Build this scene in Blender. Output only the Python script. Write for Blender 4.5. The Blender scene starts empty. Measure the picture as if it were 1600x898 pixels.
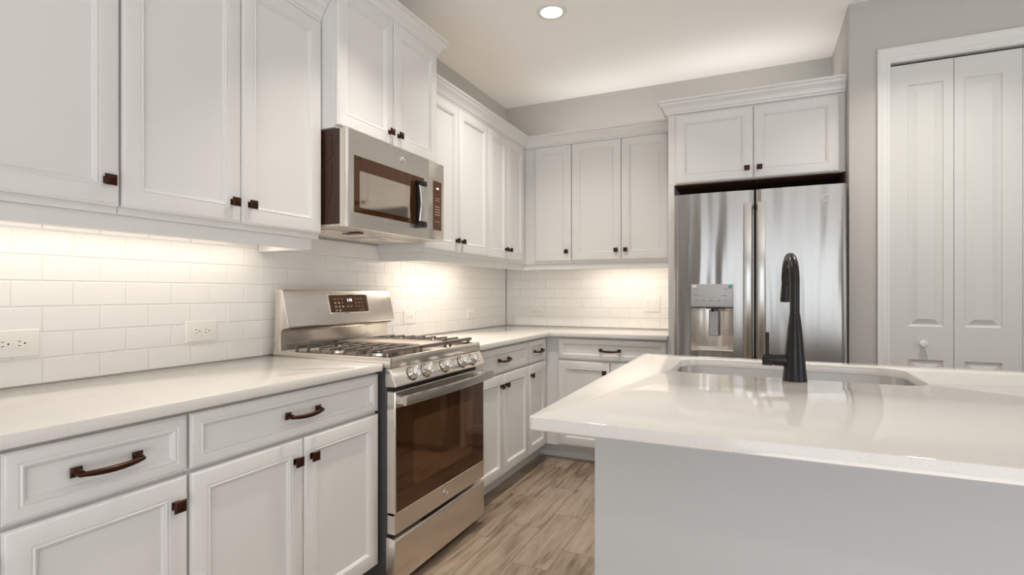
import bpy, bmesh, math, random
from mathutils import Vector, Matrix
R = math.radians
SC = bpy.context.scene
COL = SC.collection

# ------------------------------------------------------------------ camera
cam_d = bpy.data.cameras.new('camera'); cam = bpy.data.objects.new('camera', cam_d); COL.objects.link(cam)
cam.location = (1.9897, -4.2149, 1.1919)
cam.rotation_euler = (R(90), 0, 0.4301)
cam_d.sensor_width = 36; cam_d.lens = 833.06 * 36 / 1600; cam_d.shift_y = 8.74 / 1600; cam_d.clip_start = .02
SC.camera = cam
# ------------------------------------------------------------------ look
SC.view_settings.view_transform = 'Standard'; SC.view_settings.look = 'None'
SC.view_settings.gamma = 1; SC.view_settings.use_curve_mapping = False
SC.view_settings.exposure = 0.36
# ------------------------------------------------------------------ world (bright overcast sky, seen through the windows)
W = bpy.data.worlds.new('sky'); SC.world = W; W.use_nodes = True
W.node_tree.nodes['Background'].inputs[0].default_value = (.86, .93, 1, 1)
W.node_tree.nodes['Background'].inputs[1].default_value = 1.6
# ------------------------------------------------------------------ lights
def area(name, loc, rot, sx, sy, power, col=(1, 1, 1), shape='RECTANGLE', spread=180):
    l = bpy.data.lights.new(name, 'AREA'); l.shape = shape; l.size = sx; l.size_y = sy
    l.energy = power; l.color = col; l.spread = R(spread)
    o = bpy.data.objects.new(name, l); COL.objects.link(o); o.location = loc; o.rotation_euler = rot
    return o
DAY = (.95, .975, 1.0); WARM = (1.0, .88, .74); CANW = (1.0, .93, .84)
# daylight entering by the sliding glass door in the wall behind the camera and by the window in the far side wall
area('daylight_sliding_door', (2.6, -8.85, 1.25), (R(90), 0, 0), 3.4, 2.3, 9, DAY)
area('daylight_side_window', (6.35, -4.6, 1.5), (R(90), 0, R(90)), 2.2, 1.5, 3, DAY)
# added upward fill lamps near the floor, out of view, to brighten the ceiling
area('ceiling_fill', (3.7, -5.9, .12), (R(180 - 8), 0, 0), 4.2, 2.4, 104, (.97, .98, 1.0))
area('ceiling_fill', (5.0, -3.2, .12), (R(180), 0, 0), 2.6, 3.2, 22, (.97, .98, 1.0))
# LED strips under the wall cabinets (behind the light rails)
area('cabinet_strip_light', (.11, -3.22, 1.408), (0, 0, 0), .05, 1.25, 1.35, WARM)
area('cabinet_strip_light', (.21, -1.25, 1.408), (0, 0, 0), .05, .80, 2.1, WARM)
area('cabinet_strip_light', (1.08, -.21, 1.408), (0, 0, 0), .60, .05, 1.5, WARM)
# added fill lamps hidden behind the crown mouldings, lifting the far ceiling
area('cabinet_top_fill', (.15, -.95, 2.362), (R(180), 0, 0), .08, 1.5, .5, (1, .78, .52))
area('cabinet_top_fill', (.90, -.15, 2.362), (R(180), 0, 0), 1.0, .08, 1.1, (1, .96, .90))
area('cabinet_top_fill', (1.96, -.25, 2.384), (R(180), 0, 0), .9, .10, 1.15, (1, .96, .90))
CAN_POWER = 9

# ------------------------------------------------------------------ node helpers
def mat(name, col=(.8, .8, .8), rough=.5, metal=0, spec=.5, coat=0):
    m = bpy.data.materials.new(name); m.use_nodes = True
    b = m.node_tree.nodes['Principled BSDF']
    b.inputs['Base Color'].default_value = (*col, 1); b.inputs['Roughness'].default_value = rough
    b.inputs['Metallic'].default_value = metal; b.inputs['Specular IOR Level'].default_value = spec
    b.inputs['Coat Weight'].default_value = coat
    return m, m.node_tree, b
def N(nt, t, **kw):
    n = nt.nodes.new(t)
    for k, v in kw.items():
        if k.startswith('i_'): n.inputs[int(k[2:])].default_value = v
        else: setattr(n, k, v)
    return n
def LK(nt, a, ao, b, bi): nt.links.new(a.outputs[ao], b.inputs[bi])
def objco(nt, scale=(1, 1, 1)):
    tc = N(nt, 'ShaderNodeTexCoord'); mp = N(nt, 'ShaderNodeMapping'); mp.inputs['Scale'].default_value = scale
    LK(nt, tc, 'Object', mp, 0); return mp
def noise_var(m, nt, b, col, amount, scale, rough_amt=0, bump=0, co_scale=(1, 1, 1), bdist=.001):
    """a little procedural variation of colour / roughness / relief"""
    mp = objco(nt, co_scale)
    nz = N(nt, 'ShaderNodeTexNoise'); nz.inputs['Scale'].default_value = scale; nz.inputs['Detail'].default_value = 4
    LK(nt, mp, 0, nz, 'Vector')
    mx = N(nt, 'ShaderNodeMix', data_type='RGBA')
    mx.inputs[6].default_value = (*[max(0, c * (1 - amount)) for c in col], 1)
    mx.inputs[7].default_value = (*[min(1, c * (1 + amount)) for c in col], 1)
    LK(nt, nz, 0, mx, 0); LK(nt, mx, 2, b, 'Base Color')
    if rough_amt:
        r0 = b.inputs['Roughness'].default_value
        mr = N(nt, 'ShaderNodeMapRange'); mr.inputs[3].default_value = max(.02, r0 - rough_amt); mr.inputs[4].default_value = r0 + rough_amt
        LK(nt, nz, 0, mr, 0); LK(nt, mr, 0, b, 'Roughness')
    if bump:
        bp = N(nt, 'ShaderNodeBump'); bp.inputs['Strength'].default_value = bump; bp.inputs['Distance'].default_value = bdist
        LK(nt, nz, 0, bp, 'Height'); LK(nt, bp, 0, b, 'Normal')
    return m
def simple(name, col, rough, metal=0, spec=.5, amount=.02, scale=6, bump=0, coat=0, **k):
    m, nt, b = mat(name, col, rough, metal, spec, coat)
    return noise_var(m, nt, b, col, amount, scale, bump=bump, **k)

M = {}
M['cabinet'] = simple('white_cabinet_paint', (.74, .73, .71), .33, amount=.008, scale=3)
M['wall'] = simple('greige_wall_paint', (.52, .505, .48), .6, amount=.01, scale=260, bump=.12, spec=.3)
M['ceiling'] = simple('ceiling_paint', (.92, .905, .885), .7, amount=.01, scale=120, bump=.22, spec=.2, bdist=.002)
M['trim'] = simple('white_trim_paint', (.74, .735, .715), .35, amount=.008, scale=4)
M['leaf'] = simple('white_door_paint', (.66, .655, .635), .5, amount=.008, scale=4, spec=.35)
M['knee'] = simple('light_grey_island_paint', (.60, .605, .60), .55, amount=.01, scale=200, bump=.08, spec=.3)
M['tile'] = simple('white_glazed_tile', (.87, .855, .83), .12, amount=.015, scale=5, spec=.5, coat=.2)
M['grout'] = simple('white_grout', (.80, .78, .745), .85, amount=.04, scale=60)
M['bronze'] = simple('oil_rubbed_bronze', (.055, .022, .012), .28, metal=.85, amount=.45, scale=40)
M['black'] = simple('matte_black_metal', (.010, .0085, .008), .27, amount=.2, scale=20, spec=.4)
M['dark'] = simple('warm_tinted_black_enamel', (.038, .014, .006), .35, amount=.2, scale=9)  # blackish casing; the brown of warm reflections is put into its base colour
M['charcoal'] = simple('charcoal_painted_steel', (.075, .075, .08), .4, metal=.3, amount=.05, scale=9)
M['gap'] = simple('black_rubber', (.010, .008, .007), .6, amount=.1, scale=9)
M['iron'] = simple('cast_iron', (.15, .125, .105), .40, metal=.35, amount=.25, scale=70, bump=.1)
M['plate'] = simple('white_plastic', (.86, .84, .80), .28, amount=.01, scale=9)
M['slot'] = simple('dark_slot', (.03, .02, .015), .6, amount=.1, scale=9)
M['chrome'] = simple('polished_chrome', (.80, .78, .75), .09, metal=1, amount=.01, scale=9)
M['wood'] = simple('raw_brown_plywood', (.11, .048, .020), .55, amount=.35, scale=9, co_scale=(1, 12, 1))
M['sticker_white'] = simple('white_paper', (.85, .85, .84), .5, amount=.01, scale=9)
M['sticker_green'] = simple('green_paper', (.04, .42, .30), .5, amount=.03, scale=9)
M['ink'] = simple('grey_print', (.10, .10, .10), .5, amount=.02, scale=9)
M['glyph'] = simple('pale_print', (.62, .50, .38), .5, amount=.05, scale=90)
M['dispenser'] = simple('silver_plastic', (.46, .46, .46), .35, metal=.25, amount=.01, scale=9)
M['badge'] = simple('grey_badge_enamel', (.40, .39, .375), .35, metal=.5, amount=.02, scale=9)
M['griddle'] = simple('grey_griddle_plate', (.62, .54, .48), .32, metal=.6, amount=.05, scale=20)

def steel(name, col, rough, vertical=False, aniso=.75, wave=0.0):
    m, nt, b = mat(name, col, rough, 1)
    b.inputs['Anisotropic'].default_value = aniso
    tg = N(nt, 'ShaderNodeTangent', direction_type='RADIAL', axis='Z'); LK(nt, tg, 0, b, 'Tangent')
    b.inputs['Anisotropic Rotation'].default_value = .25 if vertical else 0
    mp = objco(nt, (3, 3, 260) if vertical else (260, 260, 3))
    mp.inputs['Scale'].default_value = (2, 2, 420)
    nz = N(nt, 'ShaderNodeTexNoise'); nz.inputs['Scale'].default_value = 3; nz.inputs['Detail'].default_value = 3
    LK(nt, mp, 0, nz, 'Vector')
    mr = N(nt, 'ShaderNodeMapRange'); mr.inputs[3].default_value = rough - .04; mr.inputs[4].default_value = rough + .05
    LK(nt, nz, 0, mr, 0); LK(nt, mr, 0, b, 'Roughness')
    if wave:   # the slight oil-canning of a big thin sheet
        mp2 = objco(nt, (5.5, 5.5, .55)); n2 = N(nt, 'ShaderNodeTexNoise'); n2.inputs['Scale'].default_value = 1.6; n2.inputs['Detail'].default_value = 1
        LK(nt, mp2, 0, n2, 'Vector')
        bp = N(nt, 'ShaderNodeBump'); bp.inputs['Strength'].default_value = 1; bp.inputs['Distance'].default_value = wave
        LK(nt, n2, 0, bp, 'Height'); LK(nt, bp, 0, b, 'Normal')
    return m
M['steel'] = steel('brushed_stainless', (.77, .72, .66), .25)
M['fridge'] = steel('brushed_stainless_sheet', (.43, .415, .395), .20, vertical=True, aniso=.6, wave=.012)
M['handle'] = steel('satin_stainless_bar', (.68, .66, .63), .24)
M['sink'] = simple('satin_sink_steel', (.78, .77, .755), .25, metal=1, amount=.05, scale=30, co_scale=(1, 1, 8))

def quartz():
    col = (.72, .69, .65)
    m, nt, b = mat('white_quartz', col, .07, 0, .5)
    mp = objco(nt); v = N(nt, 'ShaderNodeTexVoronoi'); v.inputs['Scale'].default_value = 230
    LK(nt, mp, 0, v, 'Vector')
    nz = N(nt, 'ShaderNodeTexNoise'); nz.inputs['Scale'].default_value = 300; LK(nt, mp, 0, nz, 'Vector')
    rp = N(nt, 'ShaderNodeValToRGB'); e = rp.color_ramp.elements
    e[0].position = .29; e[0].color = (.60, .575, .54, 1); e[1].position = .36; e[1].color = (*col, 1)
    LK(nt, nz, 0, rp, 0); LK(nt, rp, 0, b, 'Base Color')
    return m
M['quartz'] = quartz()

def dark_glass(name, col, rough=.03, spec=.6):
    return simple(name, col, rough, 0, spec, amount=.1, scale=3)
M['glass'] = simple('brown_black_oven_glass', (.085, .036, .014), .03, .5, .8, amount=.1, scale=3)
M['glass2'] = simple('smoked_window_glass', (.170, .085, .040), .04, .6, .8, amount=.1, scale=3)
M['screen'] = simple('mirrored_window_screen', (.52, .46, .39), .05, .85, .8, amount=.03, scale=3)
M['display'] = dark_glass('brown_display_glass', (.085, .033, .008), .12, .6)

def emis(name, col, s):
    m, nt, b = mat(name, col, .5); b.inputs['Emission Color'].default_value = (*col, 1); b.inputs['Emission Strength'].default_value = s
    return noise_var(m, nt, b, col, .01, 3)
M['lamp'] = emis('led_lens', (1, .97, .92), 6)
M['digit'] = emis('lit_digits', (.95, .97, 1), 1.4)

def clear_glass():
    m, nt, b = mat('clear_glass', (1, 1, 1), .0)
    nt.nodes.remove(b); out = nt.nodes['Material Output']
    t = N(nt, 'ShaderNodeBsdfTransparent'); g = N(nt, 'ShaderNodeBsdfGlossy'); g.inputs['Roughness'].default_value = 0
    f = N(nt, 'ShaderNodeFresnel'); f.inputs[0].default_value = 1.45
    mx = N(nt, 'ShaderNodeMixShader'); LK(nt, f, 0, mx, 0); LK(nt, t, 0, mx, 1); LK(nt, g, 0, mx, 2); LK(nt, mx, 0, out, 0)
    return m
M['clear'] = clear_glass()

def floor_mat():
    m, nt, b = mat('wood_look_plank_tile', (.3, .2, .15), .32, 0, .4)
    tc = N(nt, 'ShaderNodeTexCoord'); sx = N(nt, 'ShaderNodeSeparateXYZ'); LK(nt, tc, 'Object', sx, 0)
    def mth(op, a, bb=None, c=None):
        n = N(nt, 'ShaderNodeMath', operation=op)
        for i, q in enumerate((a, bb, c)):
            if q is None: continue
            if isinstance(q, (int, float)): n.inputs[i].default_value = q
            else: nt.links.new(q, n.inputs[i])
        return n.outputs[0]
    PW, PL = .1775, .5665
    u = mth('DIVIDE', mth('SUBTRACT', sx.outputs[0], .818), PW)
    row = mth('FLOOR', u); fu = mth('SUBTRACT', u, row)
    v = mth('DIVIDE', mth('SUBTRACT', mth('SUBTRACT', sx.outputs[1], -1.700), mth('MULTIPLY', row, .196)), PL)
    colm = mth('FLOOR', v); fv = mth('SUBTRACT', v, colm)
    du = mth('MULTIPLY', mth('MINIMUM', fu, mth('SUBTRACT', 1, fu)), PW)
    dv = mth('MULTIPLY', mth('MINIMUM', fv, mth('SUBTRACT', 1, fv)), PL)
    d = mth('MINIMUM', du, dv)
    isgrout = mth('LESS_THAN', d, .0018)
    cid = N(nt, 'ShaderNodeCombineXYZ'); nt.links.new(row, cid.inputs[0]); nt.links.new(colm, cid.inputs[1])
    wn = N(nt, 'ShaderNodeTexWhiteNoise', noise_dimensions='2D'); LK(nt, cid, 0, wn, 'Vector')
    # grain coordinates, shifted per plank
    off = N(nt, 'ShaderNodeVectorMath', operation='SCALE'); off.inputs[3].default_value = 9; LK(nt, wn, 'Color', off, 0)
    ad = N(nt, 'ShaderNodeVectorMath', operation='ADD'); LK(nt, tc, 'Object', ad, 0); LK(nt, off, 0, ad, 1)
    mp = N(nt, 'ShaderNodeMapping'); mp.inputs['Scale'].default_value = (17, 1.1, 1); LK(nt, ad, 0, mp, 0)
    g = N(nt, 'ShaderNodeTexNoise'); g.inputs['Scale'].default_value = 2.2; g.inputs['Detail'].default_value = 7; g.inputs['Roughness'].default_value = .62; g.inputs['Distortion'].default_value = .6
    LK(nt, mp, 0, g, 'Vector')
    mp2 = N(nt, 'ShaderNodeMapping'); mp2.inputs['Scale'].default_value = (5, 1.3, 1); LK(nt, ad, 0, mp2, 0)
    g2 = N(nt, 'ShaderNodeTexNoise'); g2.inputs['Scale'].default_value = 2; g2.inputs['Detail'].default_value = 3; g2.inputs['Distortion'].default_value = 1.2
    LK(nt, mp2, 0, g2, 'Vector')
    gg = mth('ADD', mth('MULTIPLY', g.outputs[0], .6), mth('ADD', mth('MULTIPLY', g2.outputs[0], .34), mth('MULTIPLY', wn.outputs[0], .09)))
    rp = N(nt, 'ShaderNodeValToRGB'); nt.links.new(gg, rp.inputs[0]); cr = rp.color_ramp
    cr.elements[0].position = .33; cr.elements[0].color = (.105, .068, .040, 1)
    cr.elements[1].position = .68; cr.elements[1].color = (.36, .290, .225, 1)
    e = cr.elements.new(.45); e.color = (.215, .158, .110, 1)
    e = cr.elements.new(.52); e.color = (.295, .228, .170, 1)
    mx = N(nt, 'ShaderNodeMix', data_type='RGBA'); nt.links.new(isgrout, mx.inputs[0]); LK(nt, rp, 0, mx, 6); mx.inputs[7].default_value = (.15, .105, .07, 1)
    LK(nt, mx, 2, b, 'Base Color')
    bp = N(nt, 'ShaderNodeBump'); bp.inputs['Strength'].default_value = .5; bp.inputs['Distance'].default_value = .002
    hh = mth('ADD', mth('MINIMUM', mth('MULTIPLY', d, 400), 1), mth('MULTIPLY', g.outputs[0], .25)); nt.links.new(hh, bp.inputs['Height']); LK(nt, bp, 0, b, 'Normal')
    return m
M['floor'] = floor_mat()

# ------------------------------------------------------------------ mesh helpers
def BM(): return bmesh.new()
def box(bm, x0, x1, y0, y1, z0, z1, bev=0, seg=2, mi=0, edges=None):
    vs = [bm.verts.new((x, y, z)) for x in (x0, x1) for y in (y0, y1) for z in (z0, z1)]
    f = [(0, 1, 3, 2), (4, 6, 7, 5), (0, 4, 5, 1), (2, 3, 7, 6), (0, 2, 6, 4), (1, 5, 7, 3)]
    fs = [bm.faces.new([vs[i] for i in q]) for q in f]
    for q in fs: q.material_index = mi
    if bev:
        es = list({e for q in fs for e in q.edges})
        if edges: es = [e for e in es if edges(e)]
        r = bmesh.ops.bevel(bm, geom=es, offset=bev, segments=seg, profile=.5, affect='EDGES', clamp_overlap=True)
        for q in r['faces']: q.material_index = mi
def vertical(e): return abs(e.verts[0].co.z - e.verts[1].co.z) > 1e-5
def prism(bm, poly, axis, a, b, bev=0, mi=0, seg=2):
    """polygon in the plane across `axis`, extruded from a to b"""
    def pt(p, t):
        return {'x': (t, p[0], p[1]), 'y': (p[0], t, p[1]), 'z': (p[0], p[1], t)}[axis]
    A = [bm.verts.new(pt(p, a)) for p in poly]; Bv = [bm.verts.new(pt(p, b)) for p in poly]
    n = len(poly); fs = [bm.faces.new(A[::-1]), bm.faces.new(Bv)]
    for i in range(n): fs.append(bm.faces.new((A[i], A[(i + 1) % n], Bv[(i + 1) % n], Bv[i])))
    for q in fs: q.material_index = mi
    bmesh.ops.recalc_face_normals(bm, faces=fs)
    if bev:
        es = list({e for q in fs for e in q.edges})
        r = bmesh.ops.bevel(bm, geom=es, offset=bev, segments=seg, profile=.5, affect='EDGES', clamp_overlap=True)
        for q in r['faces']: q.material_index = mi
def frame_of(d):
    d = Vector(d).normalized(); up = Vector((0, 0, 1)) if abs(d.z) < .95 else Vector((1, 0, 0))
    s = d.cross(up).normalized(); return s, s.cross(d).normalized()
def tube(bm, pts, rad, n=16, mi=0, flat=1.0, cap=True):
    """round bar swept along pts; rad a number or one per point"""
    pts = [Vector(p) for p in pts]; k = len(pts)
    if not hasattr(rad, '__len__'): rad = [rad] * k
    s, u = frame_of(pts[1] - pts[0]); rows = []
    for i, p in enumerate(pts):
        d = (pts[min(i + 1, k - 1)] - pts[max(i - 1, 0)]).normalized()
        s = (s - d * s.dot(d)).normalized(); u = s.cross(d).normalized()
        rows.append([bm.verts.new(p + (s * math.cos(2 * math.pi * j / n) + u * math.sin(2 * math.pi * j / n) * flat) * rad[i]) for j in range(n)])
    fs = []
    for a, b in zip(rows, rows[1:]):
        for j in range(n): fs.append(bm.faces.new((a[j], a[(j + 1) % n], b[(j + 1) % n], b[j])))
    if cap: fs += [bm.faces.new(rows[0][::-1]), bm.faces.new(rows[-1])]
    for q in fs: q.material_index = mi
    bmesh.ops.recalc_face_normals(bm, faces=fs)
def cyl(bm, a, b, r0, r1=None, n=24, mi=0):
    tube(bm, [a, b], [r0, r0 if r1 is None else r1], n, mi)
def lathe(bm, prof, c=(0, 0, 0), axis='z', n=32, mi=0):
    """prof: (r, t) pairs along the axis"""
    rows = []
    for r, t in prof:
        row = []
        for j in range(n):
            a = 2 * math.pi * j / n; p, q = r * math.cos(a), r * math.sin(a)
            co = {'z': (p, q, t), 'y': (p, t, q), 'x': (t, p, q)}[axis]
            row.append(bm.verts.new(Vector(co) + Vector(c)))
        rows.append(row)
    fs = []
    for a, b in zip(rows, rows[1:]):
        for j in range(n): fs.append(bm.faces.new((a[j], a[(j + 1) % n], b[(j + 1) % n], b[j])))
    fs += [bm.faces.new(rows[0][::-1]), bm.faces.new(rows[-1])]
    for q in fs: q.material_index = mi
    bmesh.ops.recalc_face_normals(bm, faces=fs)
def rings(bm, w, h, prof, mi=0, x0=0, z0=0):
    """a rectangular slab facing -Y built from nested mitred rings: prof = (inset, depth)"""
    rows = []
    for i, d in prof:
        rows.append([bm.verts.new((x0 + x, -d, z0 + z)) for x, z in ((i, i), (w - i, i), (w - i, h - i), (i, h - i))])
    fs = [bm.faces.new(rows[0][::-1]), bm.faces.new(rows[-1])]
    for a, b in zip(rows, rows[1:]):
        for j in range(4): fs.append(bm.faces.new((a[j], a[(j + 1) % 4], b[(j + 1) % 4], b[j])))
    for q in fs: q.material_index = mi
    bmesh.ops.recalc_face_normals(bm, faces=fs)
def sweep(bm, prof, path, mi=0):
    """profile (out, z) swept along a plan path with mitred corners; out points to the right of the path"""
    P = [Vector(p) for p in path]; k = len(P); rows = []
    for i in range(k):
        d0 = (P[i] - P[i - 1]).normalized() if i else None
        d1 = (P[i + 1] - P[i]).normalized() if i < k - 1 else None
        if d0 is None: d0 = d1
        if d1 is None: d1 = d0
        n0 = Vector((d0.y, -d0.x)); n1 = Vector((d1.y, -d1.x)); m = (n0 + n1).normalized(); m /= max(.2, m.dot(n0))
        rows.append([bm.verts.new((P[i].x + m.x * o, P[i].y + m.y * o, z)) for o, z in prof])
    n = len(prof); fs = [bm.faces.new(rows[0]), bm.faces.new(rows[-1][::-1])]
    for a, b in zip(rows, rows[1:]):
        for j in range(n): fs.append(bm.faces.new((a[j], b[j], b[(j + 1) % n], a[(j + 1) % n])))
    for q in fs: q.material_index = mi
    bmesh.ops.recalc_face_normals(bm, faces=fs)
def obj(name, bm, mats, parent=None, loc=None, rot=None, sharp=35):
    me = bpy.data.meshes.new(name); bm.to_mesh(me); bm.free()
    for m in (mats if isinstance(mats, (list, tuple)) else [mats]): me.materials.append(M[m])
    me.polygons.foreach_set('use_smooth', [True] * len(me.polygons)); me.set_sharp_from_angle(angle=R(sharp))
    o = bpy.data.objects.new(name, me); COL.objects.link(o)
    if parent: o.parent = parent
    if loc: o.location = loc
    if rot: o.rotation_euler = rot
    return o
def tag(o, label=None, cat=None, group=None, kind=None):
    for k, v in (('label', label), ('category', cat), ('group', group), ('kind', kind)):
        if v: o[k] = v
    return o
def thing(name, label, cat, loc=(0, 0, 0), rz=0, group=None):
    o = bpy.data.objects.new(name, None); COL.objects.link(o); o.location = loc; o.rotation_euler = (0, 0, rz)
    o.empty_display_size = .1
    return tag(o, label, cat, group)
def part(name, mats, parent, fn, **kw):
    bm = BM(); fn(bm); return obj(name, bm, mats, parent, **kw)
def text_mesh(name, body, size, m, parent, loc, rot, depth=.0004):
    cu = bpy.data.curves.new(name, 'FONT'); cu.body = body; cu.size = size; cu.extrude = depth; cu.align_x = 'CENTER'; cu.align_y = 'CENTER'
    tmp = bpy.data.objects.new(name + '_tmp', cu); COL.objects.link(tmp)
    dg = bpy.context.evaluated_depsgraph_get(); me = bpy.data.meshes.new_from_object(tmp.evaluated_get(dg))
    bpy.data.objects.remove(tmp); me.materials.clear(); me.materials.append(M[m])
    o = bpy.data.objects.new(name, me); COL.objects.link(o); o.parent = parent; o.location = loc; o.rotation_euler = rot
    return o
L90 = R(90)
FRONT = (R(90), 0, 0)          # text / discs that face local -Y

# ================================================================== SETTING
H = 2.804; WX = -.004
def struct(name, mats, fn, label=None, **kw):
    return tag(part(name, mats, None, fn, **kw), label=label, kind='structure')
EX = 6.5; RY = -9.0
struct('floor', 'floor', lambda b: box(b, -.15, EX + .15, RY - .15, .15, -.10, 0))
struct('ceiling', 'ceiling', lambda b: box(b, -.15, EX + .15, RY - .15, .15, H, H + .10))
struct('wall_left', 'wall', lambda b: box(b, -.15, WX, RY, .15, 0, H))
struct('wall_back', 'wall', lambda b: box(b, WX, EX, -WX, .15, 0, H))
def wr(b):
    box(b, 2.458, 2.645, -.724, -.61, 0, H, .004, 2, edges=lambda e: vertical(e) and e.verts[0].co.x < 2.46 and e.verts[0].co.y < -.7)
    box(b, 2.458, 2.575, -.61, -WX, 0, H)                                # return beside the refrigerator
    box(b, 2.645, 3.765, -.724, -.61, 2.445, H)
    box(b, 3.765, EX, -.724, -.61, 0, H)
struct('wall_right', 'wall', wr)
def wfar(b):
    box(b, EX, EX + .15, RY, .15, 0, .80); box(b, EX, EX + .15, RY, .15, 2.25, H)
    box(b, EX, EX + .15, RY, -5.7, .80, 2.25); box(b, EX, EX + .15, -3.5, .15, .80, 2.25)
struct('wall_side', 'wall', wfar)
def wfront(b):
    box(b, -.15, .9, RY - .15, RY, 0, H); box(b, 4.3, EX + .15, RY - .15, RY, 0, H); box(b, .9, 4.3, RY - .15, RY, 2.4, H)
struct('wall_front', 'wall', wfront)
def window(name, x0, x1, z0, z1, loc, rz, bars):
    w = thing(name, None, None, loc, rz); w['kind'] = 'structure'
    def fr(b):
        t = .06
        for a in (x0, x1 - t): box(b, a, a + t, -.03, .03, z0, z1, .004)
        for a in (z0, z1 - t): box(b, x0, x1, -.03, .03, a, a + t, .004)
        for q in bars: box(b, q - t / 2, q + t / 2, -.03, .03, z0, z1, .004)
    part('window_frame', 'trim', w, fr)
    part('pane', 'clear', w, lambda b: box(b, x0 + .05, x1 - .05, -.003, .003, z0 + .05, z1 - .05))
window('window_1', -1.7, 1.7, 0, 2.4, (2.6, RY - .06, 0), R(180), [0])
window('window_2', -1.1, 1.1, .8, 2.25, (EX + .06, -4.6, 0), R(-90), [0])

# glazed tile backsplash: running bond of real bevelled tiles on a grout bed
TP, TL, TG = .0787, .1572, .0028
def tiles(b, place, u0, u1, z0, rows, first_odd, first_even, skip=None):
    """place(u, d, z) -> world; d = 0 is the tile face, positive into the wall"""
    for r in range(rows):
        za, zb = z0 + r * TP + TG / 2, z0 + (r + 1) * TP - TG / 2
        f = first_odd if r % 2 == 0 else first_even
        k = math.floor((u0 - f) / TL)
        while f + k * TL < u1 - .004:
            a, c = max(u0, f + k * TL) + TG / 2, min(u1, f + (k + 1) * TL) - TG / 2
            k += 1
            if c - a < .006: continue
            e = min(.0022, (c - a) / 3)
            v0 = [b.verts.new(place(x, .0026, z)) for x, z in ((a, za), (c, za), (c, zb), (a, zb))]
            v1 = [b.verts.new(place(x, .0008, z)) for x, z in ((a + e * .25, za + e * .25), (c - e * .25, za + e * .25), (c - e * .25, zb - e * .25), (a + e * .25, zb - e * .25))]
            v2 = [b.verts.new(place(x, 0, z)) for x, z in ((a + e, za + e), (c - e, za + e), (c - e, zb - e), (a + e, zb - e))]
            fs = [b.faces.new(v2)]
            for p, q in ((v0, v1), (v1, v2)):
                for j in range(4): fs.append(b.faces.new((p[j], p[(j + 1) % 4], q[(j + 1) % 4], q[j])))
            for q in fs: q.material_index = 0
    g = [b.verts.new(place(x, .0019, z)) for x, z in ((u0, z0), (u1, z0), (u1, z0 + rows * TP), (u0, z0 + rows * TP))]
    f = b.faces.new(g); f.material_index = 1
    bmesh.ops.recalc_face_normals(b, faces=b.faces)
def tl(b):
    tiles(b, lambda u, d, z: (-d, u, z), -4.08, -.003, .9145, 7, -3.329, -3.405)
    for f in b.faces:
        if f.normal.x < -.2: f.normal_flip()
def tb(b):
    tiles(b, lambda u, d, z: (u, d, z), .003, 1.464, .9145, 7, 1.157, 1.235)
    for f in b.faces:
        if f.normal.y > .2: f.normal_flip()
o = struct('tile_backsplash', ['tile', 'grout'], tl, 'white subway tile backsplash along the left wall behind the range', sharp=8)
o = struct('tile_backsplash', ['tile', 'grout'], tb, 'white subway tile backsplash on the back wall left of the refrigerator', sharp=8)

# pantry door: bifold leaves, casing, track
def casing(b):
    prof = [(0, .0), (0, .008), (.004, .010), (.014, .010), (.018, .014), (.036, .014), (.040, .018), (.048, .020), (.058, .020), (.061, .018), (.062, 0)]
    rows = []
    for x, z, sx_, sz_ in ((2.650, 0, -1, 0), (2.650, 2.445, -1, 1.2), (3.760, 2.445, 1, 1.2), (3.760, 0, 1, 0)):
        rows.append([b.verts.new((x + sx_ * o, -.724 - d, z + sz_ * o)) for o, d in prof])
    n = len(prof)
    for p, q in zip(rows, rows[1:]):
        for j in range(n): b.faces.new((p[j], q[j], q[(j + 1) % n], p[(j + 1) % n]))
    b.faces.new(rows[0]); b.faces.new(rows[-1])
    bmesh.ops.recalc_face_normals(b, faces=b.faces)
def jamb(b):
    prism(b, [(2.6405, 0), (2.6505, 0), (2.6505, 2.4385), (3.7595, 2.4385), (3.7595, 0), (3.7695, 0), (3.7695, 2.4465), (2.6405, 2.4465)], 'y', -.728, -.612)
struct('trim_2', 'trim', jamb, 'white jamb lining the pantry door opening')
struct('trim_1', 'trim', casing, 'white moulded casing around the pantry door')
dr = thing('door_1', 'white bifold pantry door right of the refrigerator', None, (2.654, -.695, 0)); dr['kind'] = 'structure'
part('track', 'gap', dr, lambda b: box(b, 0, 1.102, .005, .03, 2.426, 2.437))
LW = .2735
for i in range(4):
    x0 = i * (LW + .0025)
    lw = .078 if i % 2 == 0 else .042
    def leaf(b):
        # slab with two raised-and-fielded panels pressed into its front
        bands = [(.14, .836), (1.014, 2.312)]
        pw = LW - .120
        xs = [0, lw, lw + pw, LW]; zs = [.012, bands[0][0], bands[0][1], bands[1][0], bands[1][1], 2.424]
        for zi in range(5):
            for xi in range(3):
                if xi == 1 and zi in (1, 3): continue
                box(b, xs[xi], xs[xi + 1], -.0175, .0175, zs[zi], zs[zi + 1])
        bmesh.ops.remove_doubles(b, verts=b.verts, dist=1e-5)
        for za, zb in bands:
            rings(b, pw, zb - za, [(0, -.0175), (0, .0175), (.003, .0115), (.009, .0085), (.014, .0085), (.038, .0165), (.0395, .0175), (.041, .0175)], x0=lw, z0=za)
    lf = part('door_leaf', 'leaf', dr, leaf, loc=(x0, 0, 0), sharp=12)
    if i in (0, 3):
        part('door_knob', 'trim', lf, lambda b: lathe(b, [(.009, -.0175), (.008, -.026), (.012, -.032), (.0185, -.038), (.0195, -.043), (.015, -.048), (.002, -.0495)], (.141 if i == 0 else LW - .141, 0, .922), 'y', 24))

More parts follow.
